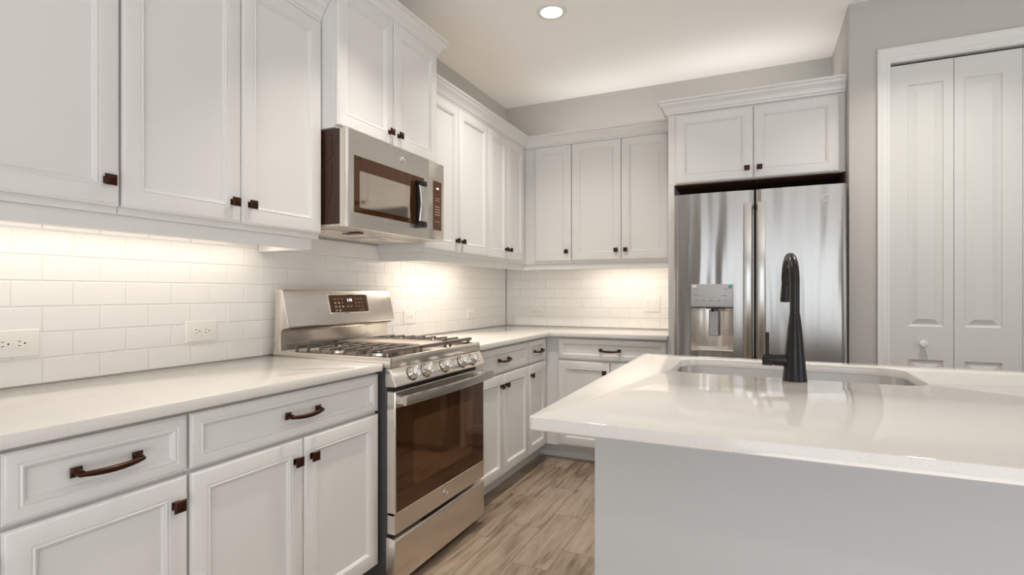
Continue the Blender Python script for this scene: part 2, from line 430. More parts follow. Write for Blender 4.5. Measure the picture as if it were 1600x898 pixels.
# ================================================================== CABINETS
DOOR = [(0, 0), (0, .015), (.0015, .0165), (.004, .0168), (.0065, .0195), (.008, .020), (.050, .020), (.0515, .0185), (.0535, .0185), (.056, .0205), (.0585, .0200), (.061, .0165), (.0630, .0160), (.066, .0125), (.0672, .0095), (.069, .0095)]
def scaled(prof, frame):
    k = frame - .050
    return [(i if i < .045 else i + k, d) for i, d in prof]
def knob(parent, x, z):
    k = part('knob', 'bronze', parent, lambda b: (
        rings(b, .020, .020, [(0, .0198), (0, .022), (.003, .0240), (.006, .0245)], x0=x - .010, z0=z - .010),
        tube(b, [(x, -.0235, z), (x, -.030, z), (x, -.037, z)], [.0068, .0058, .0085], 12),
        rings(b, .031, .031, [(.003, .0355), (.0008, .0370), (0, .0400), (.0006, .0425), (.0035, .0445), (.0055, .0442), (.007, .0450), (.012, .0462)], x0=x - .0155, z0=z - .0155)))
    return k
def pull(parent, x, z):
    def f(b):
        for s in (-1, 1):
            rings(b, .024, .022, [(0, .0198), (0, .0225), (.003, .0255), (.006, .0265)], x0=x + s * .064 - .012, z0=z - .011)
            tube(b, [(x + s * .064, -.026, z), (x + s * .064, -.034, z - .001), (x + s * .062, -.0405, z - .003)], [.0088, .0072, .0078], 12)
        pts, rr = [], []
        for i in range(17):
            t = -1 + 2 * i / 16
            pts.append((x + t * .0685, -.0395 - .0085 * (1 - t * t), z - .003 - .004 * (1 - t * t))); rr.append(.0052 + .0026 * (1 - t * t))
        tube(b, pts, rr, 12)
    return part('pull_handle', 'bronze', parent, f)
def cabinet(name, label, cat, loc, rz, w, depth, z0, z1, fronts, group=None, toe=None, wood_under=None, toe_x=0.0005):
    """fronts: (kind, x0, x1, za, zb, hardware, frame) in the cabinet's own space (faces -Y)"""
    c = thing(name, label, cat, loc, rz, group)
    part('carcass', 'cabinet', c, lambda b: box(b, 0.0005, w - .0005, -depth, 0, z0, z1, .0015, 1))
    if toe: part('toe_kick', 'cabinet', c, lambda b: box(b, toe_x, w - .0005, -toe, 0, 0, z0))
    if wood_under: part('bottom_panel', 'wood', c, lambda b: box(b, .012, w - .012, -depth + .004, -.01, z0 - .006, z0 + .001))
    for kind, x0, x1, za, zb, hw, fr in fronts:
        ww, hh = x1 - x0, zb - za
        d = part(kind, 'cabinet', c, lambda b: rings(b, ww, hh, scaled(DOOR, fr)), loc=(x0, -depth - .0004, za))
        if hw == 'pull': pull(d, ww / 2, hh / 2)
        elif hw:
            kx = .033 if 'l' in hw else ww - .033
            kz = hh - .069 if 't' in hw else .069
            if hw.endswith('0'): kz = .060
            knob(d, kx, kz)
    return c
BZ0, BZ1 = .105, .8835
DZ0, DZ1 = .7255, .8715; OZ0, OZ1 = .118, .7135
BD = .607
FD, FDR = .047, .026
G = 'white base cabinets'
def base_left(y0, w, fronts, label): return cabinet('base_cabinet', label, 'cabinet', (0, y0, 0), L90, w, BD, BZ0, BZ1, fronts, G, toe=.5195)
y0 = -4.075
base_left(y0, -3.2905 - y0, [('drawer', .008, -3.683 - y0, DZ0, DZ1, 'pull', FDR), ('drawer', -3.6745 - y0, -3.2935 - y0, DZ0, DZ1, 'pull', FDR),
    ('door', .008, -3.683 - y0, OZ0, OZ1, 'rt', FD), ('door', -3.6745 - y0, -3.2935 - y0, OZ0, OZ1, 'rt', FD)],
    'white base cabinet at the lower left corner, under the outlet nearest the camera')
y0 = -3.2895
base_left(y0, -2.5095 - y0, [('drawer', -3.2850 - y0, -2.5125 - y0, DZ0, DZ1, 'pull', FDR),
    ('door', -3.2850 - y0, -2.8985 - y0, OZ0, OZ1, 'rt', FD), ('door', -2.8945 - y0, -2.5125 - y0, OZ0, OZ1, 'lt', FD)],
    'white base cabinet with two doors and one wide drawer, left of the range')
y0 = -1.745
base_left(y0, -.980 - y0, [('drawer', .004, -.983 - y0, DZ0, DZ1, 'pull', FDR),
    ('door', .004, -1.3655 - y0, OZ0, OZ1, 'rt', FD), ('door', -1.3615 - y0, -.983 - y0, OZ0, OZ1, 'lt', FD)],
    'white base cabinet with two doors just right of the range')
y0 = -.979
c4 = base_left(y0, .979, [('drawer', .005, -.659 - y0, DZ0, DZ1, 'pull', FDR), ('door', .005, -.659 - y0, OZ0, OZ1, 'lt', FD)],
    'narrow white base cabinet with a single door in the inner corner of the counter')
part('toe_kick_return', 'cabinet', c4, lambda b: box(b, .979 - .5195, .978, -.607, -.5190, 0, .1045))
x0 = .608
cabinet('base_cabinet', 'white base cabinet under the back wall counter, left of the refrigerator', 'cabinet', (x0, 0, 0), 0, 1.4635 - x0, BD, BZ0, BZ1,
    [('drawer', .704 - x0, 1.453 - x0, DZ0, DZ1, 'pull', FDR), ('door', .704 - x0, 1.0765 - x0, OZ0, OZ1, 'rt', FD), ('door', 1.0805 - x0, 1.453 - x0, OZ0, OZ1, 'lt', FD)],
    G, toe=.5195)
# moulding strips at the foot of the base cabinets
def shoe(path):
    return lambda b: sweep(b, [(0, 0), (.011, 0), (.011, .030), (.009, .036), (.004, .042), (0, .043)], path)
tag(part('toe_kick_moulding', 'cabinet', None, shoe([(.5200, -1.74), (.5200, -.5195), (1.463, -.5195)][0:3])), 'white strip along the floor under the corner base cabinets', 'moulding')
tag(part('toe_kick_moulding', 'cabinet', None, shoe([(.5200, -4.07), (.5200, -2.512)])), 'white strip along the floor under the cabinets left of the range', 'moulding')

UZ0, UZ1 = 1.4195, 2.352
UD = .310
dz0, dz1 = 1.4405, 2.3275
GU = 'white wall cabinets'
def wall_left(y0, w, fronts, label): return cabinet('wall_cabinet', label, 'cabinet', (0, y0, 0), L90, w, UD, UZ0, UZ1, fronts, GU)
FU = .050
y0 = -4.075
wall_left(y0, -3.2895 - y0, [('door', .006, -3.685 - y0, dz0, dz1, 'rb', FU), ('door', -3.677 - y0, -3.2945 - y0, dz0, dz1, 'rb', FU)],
    'white wall cabinet at the upper left corner of the view')
y0 = -3.2885
wall_left(y0, -2.5095 - y0, [('door', -3.2865 - y0, -2.8975 - y0, dz0, dz1, 'rb', FU), ('door', -2.8935 - y0, -2.5135 - y0, dz0, dz1, 'lb', FU)],
    'white two-door wall cabinet beside the microwave, over the left counter')
y0 = -1.745
wall_left(y0, -.979 - y0, [('door', .003, -1.3745 - y0, dz0, dz1, 'rb', FU), ('door', -1.3705 - y0, -.9815 - y0, dz0, dz1, 'lb', FU)],
    'white two-door wall cabinet immediately right of the microwave')
y0 = -.978
wall_left(y0, .978, [('door', .0025, -.6765 - y0, dz0, dz1, 'rb', FU), ('door', -.6725 - y0, -.373 - y0, dz0, dz1, 'lb', FU)],
    'white two-door wall cabinet on the left wall next to the inner corner')
x0 = .311
cabinet('wall_cabinet', 'white single-door wall cabinet on the back wall at the corner', 'cabinet', (x0, 0, 0), 0, .704 - x0, UD, UZ0, UZ1,
    [('door', .403 - x0, .7015 - x0, dz0, dz1, 'rb', FU)], GU)
x0 = .705
cabinet('wall_cabinet', 'white two-door wall cabinet on the back wall beside the refrigerator', 'cabinet', (x0, 0, 0), 0, 1.4635 - x0, UD, UZ0, UZ1,
    [('door', .7075 - x0, 1.0845 - x0, dz0, dz1, 'rb', FU), ('door', 1.0885 - x0, 1.421 - x0, dz0, dz1, 'lb', FU)], GU)
y0 = -2.5085
cab_mw = cabinet('wall_cabinet', 'raised white two-door wall cabinet above the microwave', 'cabinet', (0, y0, 0), L90, -1.7465 - y0, .391, 1.8825, 2.525,
    [('door', .003, -2.1305 - y0, 1.893, 2.492, 'rb0', FU), ('door', -2.1265 - y0, -1.7495 - y0, 1.893, 2.492, 'lb0', FU)], GU)
x0 = 1.4645
cab_fr = cabinet('wall_cabinet', 'deep white two-door cabinet above the refrigerator', 'cabinet', (x0, 0, 0), 0, 2.457 - x0, .620, 1.893, 2.375,
    [('door', 1.514 - x0, 1.9695 - x0, 1.8975, 2.336, 'rb0', FU), ('door', 1.9735 - x0, 2.421 - x0, 1.8975, 2.336, 'lb0', FU)], GU, wood_under=True)
ep = tag(part('end_panel', ['cabinet'], None, lambda b: box(b, 1.4645, 1.503, -.620, 0, 0, 1.8925, .0015, 1)), 'tall white end panel against the left side of the refrigerator', 'panel')
fp = tag(part('side_panel', ['wood'], None, lambda b: box(b, 2.449, 2.4575, -.612, -.005, 0, 1.886, .001, 1)), 'brown side panel inside the refrigerator alcove, right of the refrigerator', 'panel')

CROWN = [(0, -.086), (.006, -.086), (.012, -.084), (.014, -.078), (.014, -.072), (.020, -.069), (.022, -.062), (.025, -.053), (.031, -.043), (.039, -.035), (.046, -.029), (.049, -.022), (.049, -.016), (.054, -.014), (.0585, -.011), (.0605, -.005), (.0605, 0), (0, 0)]
def crown(z, path, label):
    return tag(part('crown_moulding', 'cabinet', None, lambda b: sweep(b, [(o, z + d) for o, d in CROWN], path)), label, 'moulding', 'white crown mouldings over the wall cabinets')
crown(2.4155, [(.3105, -4.07), (.3105, -2.511)], 'white crown moulding on the left-hand wall cabinets, ending at the raised microwave cabinet')
crown(2.4155, [(.3105, -1.744), (.3105, -.3105), (1.4635, -.3105)], 'white L-shaped crown moulding running round the inner corner')
def crown_part(c, z, path):
    part('crown_moulding', 'cabinet', c, lambda b: sweep(b, [(o, z + d) for o, d in CROWN], path))
w_ = -1.7465 + 2.5085
crown_part(cab_mw, 2.570, [(-.001, -.003), (-.001, -.3915), (w_ + .001, -.3915), (w_ + .001, -.003)])
crown_part(cab_fr, 2.4345, [(-.0010, -.376), (-.0010, -.6205), (2.4565 - 1.4645, -.6205)])
RAIL = [(-.018, 1.373), (-.002, 1.373), (0, 1.375), (0, 1.4190), (-.018, 1.4190)]
def rail(path, label):
    return tag(part('light_rail', 'cabinet', None, lambda b: sweep(b, RAIL, path)), label, 'moulding', 'light rails under the wall cabinets')
rail([(.296, -4.06), (.296, -2.537), (.005, -2.537)], 'white light rail under the left-hand wall cabinets, lit from behind')
rail([(.005, -1.727), (.296, -1.727), (.296, -.296), (1.463, -.296)], 'white L-shaped light rail under the corner wall cabinets')

# ================================================================== COUNTERTOPS
CZ0, CZ1 = .884, .914
tag(part('countertop', 'quartz', None, lambda b: box(b, .0005, .648, -4.08, -2.5125, CZ0, CZ1, .003, 2)), 'white quartz countertop left of the range', 'countertop')
tag(part('countertop', 'quartz', None, lambda b: prism(b, [(.0005, -1.743), (.648, -1.743), (.648, -.650), (1.4640, -.650), (1.4640, -.0005), (.0005, -.0005)], 'z', CZ0, CZ1, .0025)), 'white L-shaped quartz countertop in the far corner', 'countertop')

# ================================================================== ISLAND
def rrect(x0, x1, y0, y1, r, n=8):
    out = []
    for cx, cy, a in ((x1 - r, y1 - r, 0), (x0 + r, y1 - r, 90), (x0 + r, y0 + r, 180), (x1 - r, y0 + r, 270)):
        for i in range(n + 1):
            t = R(a + 90 * i / n); out.append((cx + r * math.cos(t), cy + r * math.sin(t)))
    return out
IX0, IX1, IY0, IY1 = 1.521, 3.95, -3.109, -1.733
SX0, SX1, SY0, SY1 = 1.705, 2.470, -2.262, -1.838
def island_top(b):
    outer = rrect(IX0, IX1, IY0, IY1, .012, 4); inner = rrect(SX0, SX1, SY0, SY1, .085, 10)
    def loop(pts, z): return [b.verts.new((x, y, z)) for x, y in pts]
    def edges(vs): return [b.edges.new((vs[i], vs[(i + 1) % len(vs)])) for i in range(len(vs))]
    def off(pts, d):   # inset of a convex loop about its middle
        n = len(pts); o = []
        for i in range(n):
            p, q, r_ = Vector(pts[i - 1]), Vector(pts[i]), Vector(pts[(i + 1) % n])
            t = ((q - p).normalized() + (r_ - q).normalized()).normalized(); o.append((q.x - t.y * d, q.y + t.x * d))
        return o
    e = .003
    rows = []
    for z, d in ((CZ0, e), (CZ0 + e, 0), (CZ1 - e, 0), (CZ1 - e * .3, e * .3), (CZ1, e)):
        rows.append((loop(off(outer, d), z), loop(off(inner, -d), z)))
    for a, c in zip(rows, rows[1:]):
        for k in (0, 1):
            p, q = a[k], c[k]; n = len(p)
            for i in range(n): b.faces.new((p[i], p[(i + 1) % n], q[(i + 1) % n], q[i]))
    for o_, i_ in (rows[0], rows[-1]):
        es = [b.edges.get((vs[i], vs[(i + 1) % len(vs)])) for vs in (o_, i_) for i in range(len(vs))]
        bmesh.ops.triangle_fill(b, use_beauty=True, use_dissolve=False, edges=es)
    bmesh.ops.recalc_face_normals(b, faces=b.faces)
tag(part('island_countertop', 'quartz', None, island_top), 'large white quartz island countertop with the sink cut-out', 'countertop')
isl = thing('kitchen_island', 'light grey kitchen island base under the overhanging white quartz top', 'island', (1.605, -2.86, 0))
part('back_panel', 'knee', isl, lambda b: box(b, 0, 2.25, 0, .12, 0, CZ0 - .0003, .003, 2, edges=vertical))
part('end_panel', 'cabinet', isl, lambda b: box(b, 0.004, .024, .12, 1.065, 0, CZ0 - .0003, .0015, 1))
part('sink_base', 'cabinet', isl, lambda b: box(b, .024, .895, .12, 1.065, .105, .64))
part('carcass', 'cabinet', isl, lambda b: box(b, .895, 2.25, .12, 1.065, .105, CZ0 - .0005))
part('front_rail', 'cabinet', isl, lambda b: box(b, .024, .895, 1.045, 1.065, .64, CZ0 - .0005))
part('toe_kick', 'cabinet', isl, lambda b: box(b, .024, 2.25, .12, .985, 0, .105))
for i, (a, c) in enumerate(((.66, 1.06), (1.06, 1.46), (1.46, 1.85), (1.85, 2.24))):
    for kind, za, zb, hw in (('drawer', DZ0, DZ1, 'pull'), ('door', OZ0, OZ1, 'lt' if i % 2 else 'rt')):
        d = part(kind, 'cabinet', isl, lambda b: rings(b, c - a - .004, zb - za, scaled(DOOR, FDR if kind == 'drawer' else FD)), loc=(c - .002, 1.0654, za), rot=(0, 0, R(180)))
        if hw == 'pull': pull(d, (c - a) / 2, (zb - za) / 2)
        else: knob(d, .033 if 'l' in hw else c - a - .037, zb - za - .069)
# dishwasher front set into the far side of the island, seen mirrored in the oven glass
part('dishwasher_door', 'steel', isl, lambda b: box(b, .035, .640, 1.0655, 1.105, .11, .870, .004))
part('dishwasher_handle', 'handle', isl, lambda b: (tube(b, [(.09, 1.14, .80), (.585, 1.14, .80)], .011, 14), cyl(b, (.11, 1.104, .80), (.11, 1.14, .80), .007), cyl(b, (.565, 1.104, .80), (.565, 1.14, .80), .007)))

sk = thing('kitchen_sink', 'stainless undermount sink in the island countertop', 'sink', ((SX0 + SX1) / 2, (SY0 + SY1) / 2, .66))
def bowl(b):
    ox, oy = (SX0 + SX1) / 2, (SY0 + SY1) / 2
    spec = [(.030, .2235, .10), (-.004, .2235, .083), (-.004, .2215, .083), (.004, .030, .07), (.022, .006, .06), (.06, 0, .05)]
    rows = []
    for ins, z, r in spec:
        rows.append([b.verts.new((x - ox, y - oy, z)) for x, y in rrect(SX0 + ins if ins != .030 else SX0 - .022, SX1 - ins if ins != .030 else SX1 + .022, SY0 + ins if ins != .030 else SY0 - .022, SY1 - ins if ins != .030 else SY1 + .022, r, 8)])
    out = []
    for ins, z, r in ((-.022, .2205, .10), (-.007, .2185, .085), (-.003, .028, .07), (.02, .002, .06), (.06, -.003, .05)):
        out.append([b.verts.new((x - ox, y - oy, z)) for x, y in rrect(SX0 + ins, SX1 - ins, SY0 + ins, SY1 - ins, r, 8)])
    for rr in (rows, out):
        for a, c in zip(rr, rr[1:]):
            n = len(a)
            for j in range(n): b.faces.new((a[j], a[(j + 1) % n], c[(j + 1) % n], c[j]))
        b.faces.new(rr[-1])
    n = len(rows[0])
    for j in range(n): b.faces.new((rows[0][j], rows[0][(j + 1) % n], out[0][(j + 1) % n], out[0][j]))
    bmesh.ops.recalc_face_normals(b, faces=b.faces)
part('basin', 'sink', sk, bowl)
part('drain', 'chrome', sk, lambda b: lathe(b, [(.045, .0002), (.045, .003), (.038, .004), (.034, .0015), (.010, .001)], (0, 0, 0), 'z', 28))

FX, FY = 2.100, -2.300
fc = thing('kitchen_faucet', 'matte black pull-down gooseneck faucet on the island', 'faucet', (FX, FY, CZ1))
part('body', 'black', fc, lambda b: lathe(b, [(.0360, 0), (.0360, .003), (.0350, .006), (.0312, .050), (.0262, .110), (.0202, .170), (.0160, .206), (.0150, .2125)], (0, 0, 0), 'z', 36))
ang = R(96)                          # the spout swings a little to the left of straight back
ux, uy = math.cos(ang), math.sin(ang)
RA = .086
def spout(b):
    pts = [(0, 0, .2125), (0, 0, .27), (0, 0, .312)]
    for i in range(1, 21):
        t = math.pi * (i / 20) * .965
        pts.append((ux * RA * (1 - math.cos(t)), uy * RA * (1 - math.cos(t)), .312 + RA * math.sin(t)))
    tube(b, pts, .0142, 20)
part('spout', 'black', fc, spout)
def head(b):
    t = math.pi * .965; e = Vector((ux * RA * (1 - math.cos(t)), uy * RA * (1 - math.cos(t)), .312 + RA * math.sin(t)))
    d = Vector((ux * math.sin(t), uy * math.sin(t), math.cos(t))).normalized()
    tube(b, [e + d * s for s in (0, .006, .007, .030, .068, .074)], [.0130, .0136, .0130, .0142, .0168, .0160], 20)
part('spray_head', 'black', fc, head)
hd = part('handle', 'black', fc, lambda b: tube(b, [(-.005, 0, .063), (-.058, 0, .063), (-.059, 0, .063), (-.0635, 0, .063), (-.0645, 0, .063), (-.091, 0, .063), (-.094, 0, .063)], [.0190, .0185, .0172, .0172, .0192, .0192, .0178], 24))
part('lever', 'black', hd, lambda b: tube(b, [(-.079, 0, .078), (-.079, 0, .150), (-.079, 0, .152)], [.0056, .0056, .004], 14))

# ================================================================== GAS RANGE (own space: faces -Y, left end at x=0)
RW = .752
rg = thing('gas_range', 'stainless gas range with black oven window between the base cabinets', 'range', (0, -2.505, 0), L90)
part('body', 'charcoal', rg, lambda b: (box(b, .004, RW - .004, -.655, -.03, .045, .893, .003, 1),))
part('base', 'gap', rg, lambda b: box(b, .03, RW - .03, -.62, -.08, 0, .046))
def cooktop(b):
    z0, z1 = .8935, .936
    x = [0, .013, RW - .013, RW]; v = [-.676, -.658, -.120, -.035]
    prof_side = [(z0), (z1)]
    box(b, x[0], x[1], v[0], v[3], z0, z1, .004, 2); box(b, x[2], x[3], v[0], v[3], z0, z1, .004, 2)
    box(b, x[0] + .002, x[3] - .002, v[0], v[1], z0, z1, .004, 2)
    box(b, x[1] - .004, x[2] + .004, v[1] - .004, v[3], z0, .920)
part('cooktop', 'steel', rg, cooktop)
def guard(b):
    prism(b, [(-.040, .920), (-.052, 1.196), (-.058, 1.206), (-.086, 1.208), (-.094, 1.203), (-.131, 1.045), (-.128, 1.037), (-.100, 1.034), (-.082, 1.020), (-.082, .935), (-.094, .9205)], 'x', 0.001, RW - .001, .0025)
bg = part('backguard', 'steel', rg, guard)
part('vent_slot', 'gap', bg, lambda b: box(b, .02, RW - .02, -.122, -.085, 1.0325, 1.0365))
# display on the sloping face
th = math.atan2(.131 - .094, 1.203 - 1.045)      # slope of the face
dp = bpy.data.objects.new('control_display', None)
bmd = BM(); rings(bmd, .286, .098, [(0, -.001), (0, .0015), (.0028, .0024), (.0055, .0012)], mi=1); rings(bmd, .276, .088, [(0, -.001), (0, .0018)], mi=0, x0=.005, z0=.005)
cx, cz = .264, 1.0915
dp = obj('control_display', bmd, ['display', 'chrome'], rg, loc=(cx, -(.131 - (cz - 1.045) * math.tan(th)), cz), rot=(-th, 0, 0))
text_mesh('clock_digits', '1:18', .021, 'digit', dp, (.146, -.0023, .066), FRONT, .0003)
def prints(parent, spots, ya, yb):
    for x, z, w, h in spots:
        part('button_print', 'glyph', parent, lambda b: box(b, x - w / 2, x + w / 2, ya, yb, z - h / 2, z + h / 2))
spots = []
for r, z in enumerate((.073, .053, .034, .015)):
    for k, x in enumerate((.044, .069, .093)):
        if not (r == 3 and k == 2): spots.append((x, z, .010 if (r + k) % 2 else .012, .003 if r == 0 or (r == 1 and k == 2) else .008))
    for k, x in enumerate((.192, .214, .236)):
        if not (r == 3 and k == 0): spots.append((x, z, .005, .006))
spots += [(.128, .034, .012, .004), (.153, .034, .012, .004)]
prints(dp, spots, -.0022, -.0016)
# control panel with five knobs
CP = [(-.652, .893), (-.672, .893), (-.676, .889), (-.706, .826), (-.703, .820), (-.652, .820)]
cp = part('control_panel', 'steel', rg, lambda b: prism(b, CP, 'x', 0, RW, .003))
sl = math.atan2(.030, .063)
for u in (.124, .226, .376, .534, .636):
    def kn(b):
        lathe(b, [(.0275, -.001), (.0275, .0025), (.0240, .004), (.0235, .006), (.0225, .030), (.0210, .033), (.004, .0338)], (0, 0, 0), 'z', 32)
    k = part('control_knob', 'chrome', rg, kn, loc=(u, -.6905, .8585), rot=(R(90) - sl, 0, 0))
    part('knob_grip', 'chrome', k, lambda b: box(b, -.0072, .0072, -.0225, .0225, .028, .0470, .0025, 2))
    part('knob_bezel', 'gap', k, lambda b: lathe(b, [(.0305, -.0010), (.0305, .0022), (.0280, .0026)], (0, 0, 0), 'z', 32))
# oven door
od = part('oven_door', 'steel', rg, lambda b: (box(b, .001, RW - .001, -.700, -.660, .238, .326, .003, 1), box(b, .001, RW - .001, -.700, -.660, .735, .803, .003, 1),
    box(b, .001, .010, -.700, -.660, .312, .739, .002, 1), box(b, RW - .010, RW - .001, -.700, -.660, .312, .739, .002, 1)))
part('door_liner', 'charcoal', od, lambda b: box(b, .003, RW - .003, -.694, -.656, .241, .800, .002, 1))
gl = part('oven_window', 'glass', od, lambda b: box(b, .008, RW - .008, -.6995, -.692, .324, .737, .001, 1))
part('inner_window', 'glass2', od, lambda b: prism(b, [(x, z) for x, z in rrect(.125, RW - .125, .395, .665, .02, 5)], 'y', -.7000, -.6985))
def handle_bar(b):
    n = 20; rows = []
    for i in range(n + 1):
        t = i / n; x = -.002 + t * (RW + .004); bow = .014 * math.sin(math.pi * t)
        d = -.742 - bow; z = .772
        pr = [(-.000, -.019), (-.013, -.017), (-.016, 0), (-.013, .017), (0, .019), (.004, 0)]
        rows.append([b.verts.new((x, d + p, z + q)) for p, q in pr])
    for a, c in zip(rows, rows[1:]):
        for j in range(6): b.faces.new((a[j], a[(j + 1) % 6], c[(j + 1) % 6], c[j]))
    b.faces.new(rows[0][::-1]); b.faces.new(rows[-1])
    bmesh.ops.recalc_face_normals(b, faces=b.faces)
hb = part('door_handle', 'handle', od, handle_bar)
for xx in (.004, RW - .030):
    part('handle_bracket', 'chrome', od, lambda b: box(b, xx, xx + .026, -.750, -.698, .757, .787, .004, 2))
for a, c in ((.14, .215), (.245, .41), (.44, .60), (.62, .68)):
    part('vent_slot', 'gap', od, lambda b: box(b, a, c, -.690, -.683, .8025, .8034))
def emblem(b, r, d=.0016):
    n = 32
    lathe(b, [(r * 1.02, .001), (r * 1.02, -.0004), (r * .3, -.0005)], (0, 0, 0), 'y', 32, mi=1)
    for rad in (r, r * .80):
        pts = [(rad * math.cos(2 * math.pi * i / n), 0, rad * math.sin(2 * math.pi * i / n)) for i in range(n)]
        rows = []
        for i in range(n):
            a = 2 * math.pi * i / n; c_ = Vector((math.cos(a), 0, math.sin(a)))
            w = r * (.07 if rad == r else .035)
            rows.append([b.verts.new(c_ * rad + c_ * (w * math.cos(q)) + Vector((0, -w * math.sin(q) - .0002, 0))) for q in [k * math.pi / 3 for k in range(6)]])
        for i in range(n):
            p, q = rows[i], rows[(i + 1) % n]
            for j in range(6): b.faces.new((p[j], p[(j + 1) % 6], q[(j + 1) % 6], q[j]))
    # flowing script strokes inside the ring
    def stroke(ps): tube(b, [(x * r, -.0006, z * r) for x, z in ps], r * .055, 6)
    stroke([(-.08 + .24 * math.cos(t) - .14, .16 + .20 * math.sin(t)) for t in [k * .35 - .6 for k in range(15)]])
    stroke([(-.02, .16), (-.04, -.15), (-.12, -.42), (-.30, -.48), (-.40, -.34), (-.22, -.16), (.0, -.06), (.18, .04)])
    stroke([(.18, .04), (.34, .16), (.36, .32), (.24, .34), (.16, .12), (.20, -.12), (.34, -.16), (.50, -.02)])
    bmesh.ops.recalc_face_normals(b, faces=b.faces)
part('emblem', ['chrome', 'badge'], od, lambda b: emblem(b, .0165), loc=(RW / 2, -.7005, .285))
dw = part('storage_drawer', 'steel', rg, lambda b: prism(b, [(-.655, .040), (-.698, .040), (-.7005, .044), (-.7005, .212), (-.697, .219), (-.672, .2245), (-.655, .2245)], 'x', .001, RW - .001, .0015))
part('grip_recess', 'gap', dw, lambda b: box(b, .24, .50, -.690, -.672, .2225, .2260))
# grates, griddle, burners
GZ = .962
def grate(b, x0, x1, s):
    """one cast grate; s = -1: outer rail on the left, +1 on the right"""
    va, vb = -.632, -.140
    w = .0058
    box(b, x0, x1, va - .010, va + .004, GZ - .015, GZ, .003, 2); box(b, x0, x1, vb - .006, vb + .006, GZ - .013, GZ, .003, 1)
    xo = x0 if s < 0 else x1 - .010; xi = x1 - .010 if s < 0 else x0
    box(b, xo, xo + .010, va, vb, .926, .936, .002, 1)
    box(b, xi, xi + .010, va, vb, GZ - .012, GZ, .002, 1)
    n = 8
    for i in range(n):
        y = va + .008 + (vb - va - .016) * i / (n - 1)
        ctr = min(abs(y - (va + .13)), abs(y - (vb - .13)))
        a, c = x0 + .002, x1 - .002
        if ctr < .10 and i not in (0, n - 1):
            mid = (x0 + x1) / 2; g = .026 if ctr < .045 else .010
            segs = [(a, mid - g), (mid + g, c)]
        else: segs = [(a, c)]
        for p, q in segs: box(b, p, q, y - w, y + w, GZ - .011, GZ, .0022, 1)
        xe = xo - .0 if s < 0 else xo
        box(b, xe, xe + .010, y - w, y + w, .930, GZ - .002, .002, 1)
    for yc in (va + .13, vb - .13):
        mid = (x0 + x1) / 2
        box(b, mid - .005, mid + .005, yc - .115, yc - .028, GZ - .011, GZ, .002, 1); box(b, mid - .005, mid + .005, yc + .028, yc + .115, GZ - .011, GZ, .002, 1)
    for x in (x0 + .03, x1 - .03):
        box(b, x - .006, x + .006, va - .006, va + .002, .918, GZ - .01, .001, 1)
part('grate', 'iron', rg, lambda b: grate(b, .026, .258, -1))
part('grate', 'iron', rg, lambda b: grate(b, RW - .258, RW - .026, 1))
def center_grate(b):
    x0, x1 = .263, RW - .263
    for x in (x0, x1 - .012): box(b, x, x + .012, -.642, -.140, GZ - .014, GZ - .001, .003, 1)
    for y in (-.642, -.152): box(b, x0, x1, y, y + .013, GZ - .016, GZ - .001, .003, 1)
    for x in (x0 + .006, x1 - .018):
        for y in (-.640, -.153): box(b, x, x + .012, y, y + .010, .9195, GZ - .01, .002, 1)
part('center_grate', 'iron', rg, center_grate)
part('griddle', 'griddle', rg, lambda b: (box(b, .277, RW - .277, -.622, -.156, GZ - .010, GZ - .002, .002, 1), box(b, .277, .283, -.622, -.156, GZ - .004, GZ + .003, .002, 1), box(b, RW - .283, RW - .277, -.622, -.156, GZ - .004, GZ + .003, .002, 1)))
for x, y, r in ((.142, -.502, .046), (.142, -.270, .036), (RW - .142, -.502, .042), (RW - .142, -.270, .036), (RW / 2, -.386, .040)):
    bn = part('burner', 'griddle', rg, lambda b: lathe(b, [(r, .9195), (r, .926), (r * .82, .934), (r * .80, .936)], (x, y, 0), 'z', 28))
    part('burner_cap', 'black', bn, lambda b: lathe(b, [(r * .78, .936), (r * .80, .940), (r * .72, .9435), (r * .2, .945)], (x, y, 0), 'z', 28))

# ================================================================== MICROWAVE (faces -Y in its own space)
MW = .748
mw = thing('microwave_oven', 'over-the-range stainless microwave with a dark window above the range', 'microwave', (0, -2.503, 0), L90)
MZ0, MZ1 = 1.467, 1.8775
mb = part('body', 'dark', mw, lambda b: box(b, .002, MW - .002, -.418, -.006, MZ0 + .014, MZ1 - .0005, .002, 1))
part('side_rib', 'dark', mb, lambda b: (tube(b, [(.0015, -.36, 1.86), (.0015, -.372, 1.845), (.0015, -.372, 1.77), (.0015, -.365, 1.755), (.0015, -.33, 1.752)], .003, 8), tube(b, [(.0015, -.372, 1.735), (.0015, -.368, 1.60), (.0015, -.350, 1.575), (.0015, -.345, 1.49)], .003, 8)))
part('bottom_plate', 'griddle', mw, lambda b: box(b, .001, MW - .001, -.418, -.02, MZ0 + .003, MZ0 + .0145, .002, 1))
for xa, xb in ((.06, .34), (.41, .69)):
    part('grease_filter', 'steel', mw, lambda b: (box(b, xa, xb, -.30, -.10, MZ0 - .001, MZ0 + .004, .001, 1),))
part('lamp_cover', 'chrome', mw, lambda b: box(b, .30, .45, -.37, -.32, MZ0 - .0005, MZ0 + .004, .001, 1))
part('filter_tab', 'dark', mw, lambda b: box(b, .19, .235, -.345, -.255, MZ0 - .004, MZ0 + .004, .002, 1))
YD, YF = -.4185, -.4565
def convex(b, x0, x1, z0, z1, holes=None):
    box(b, x0, x1, YF, YD, z0, z1, .006, 3)
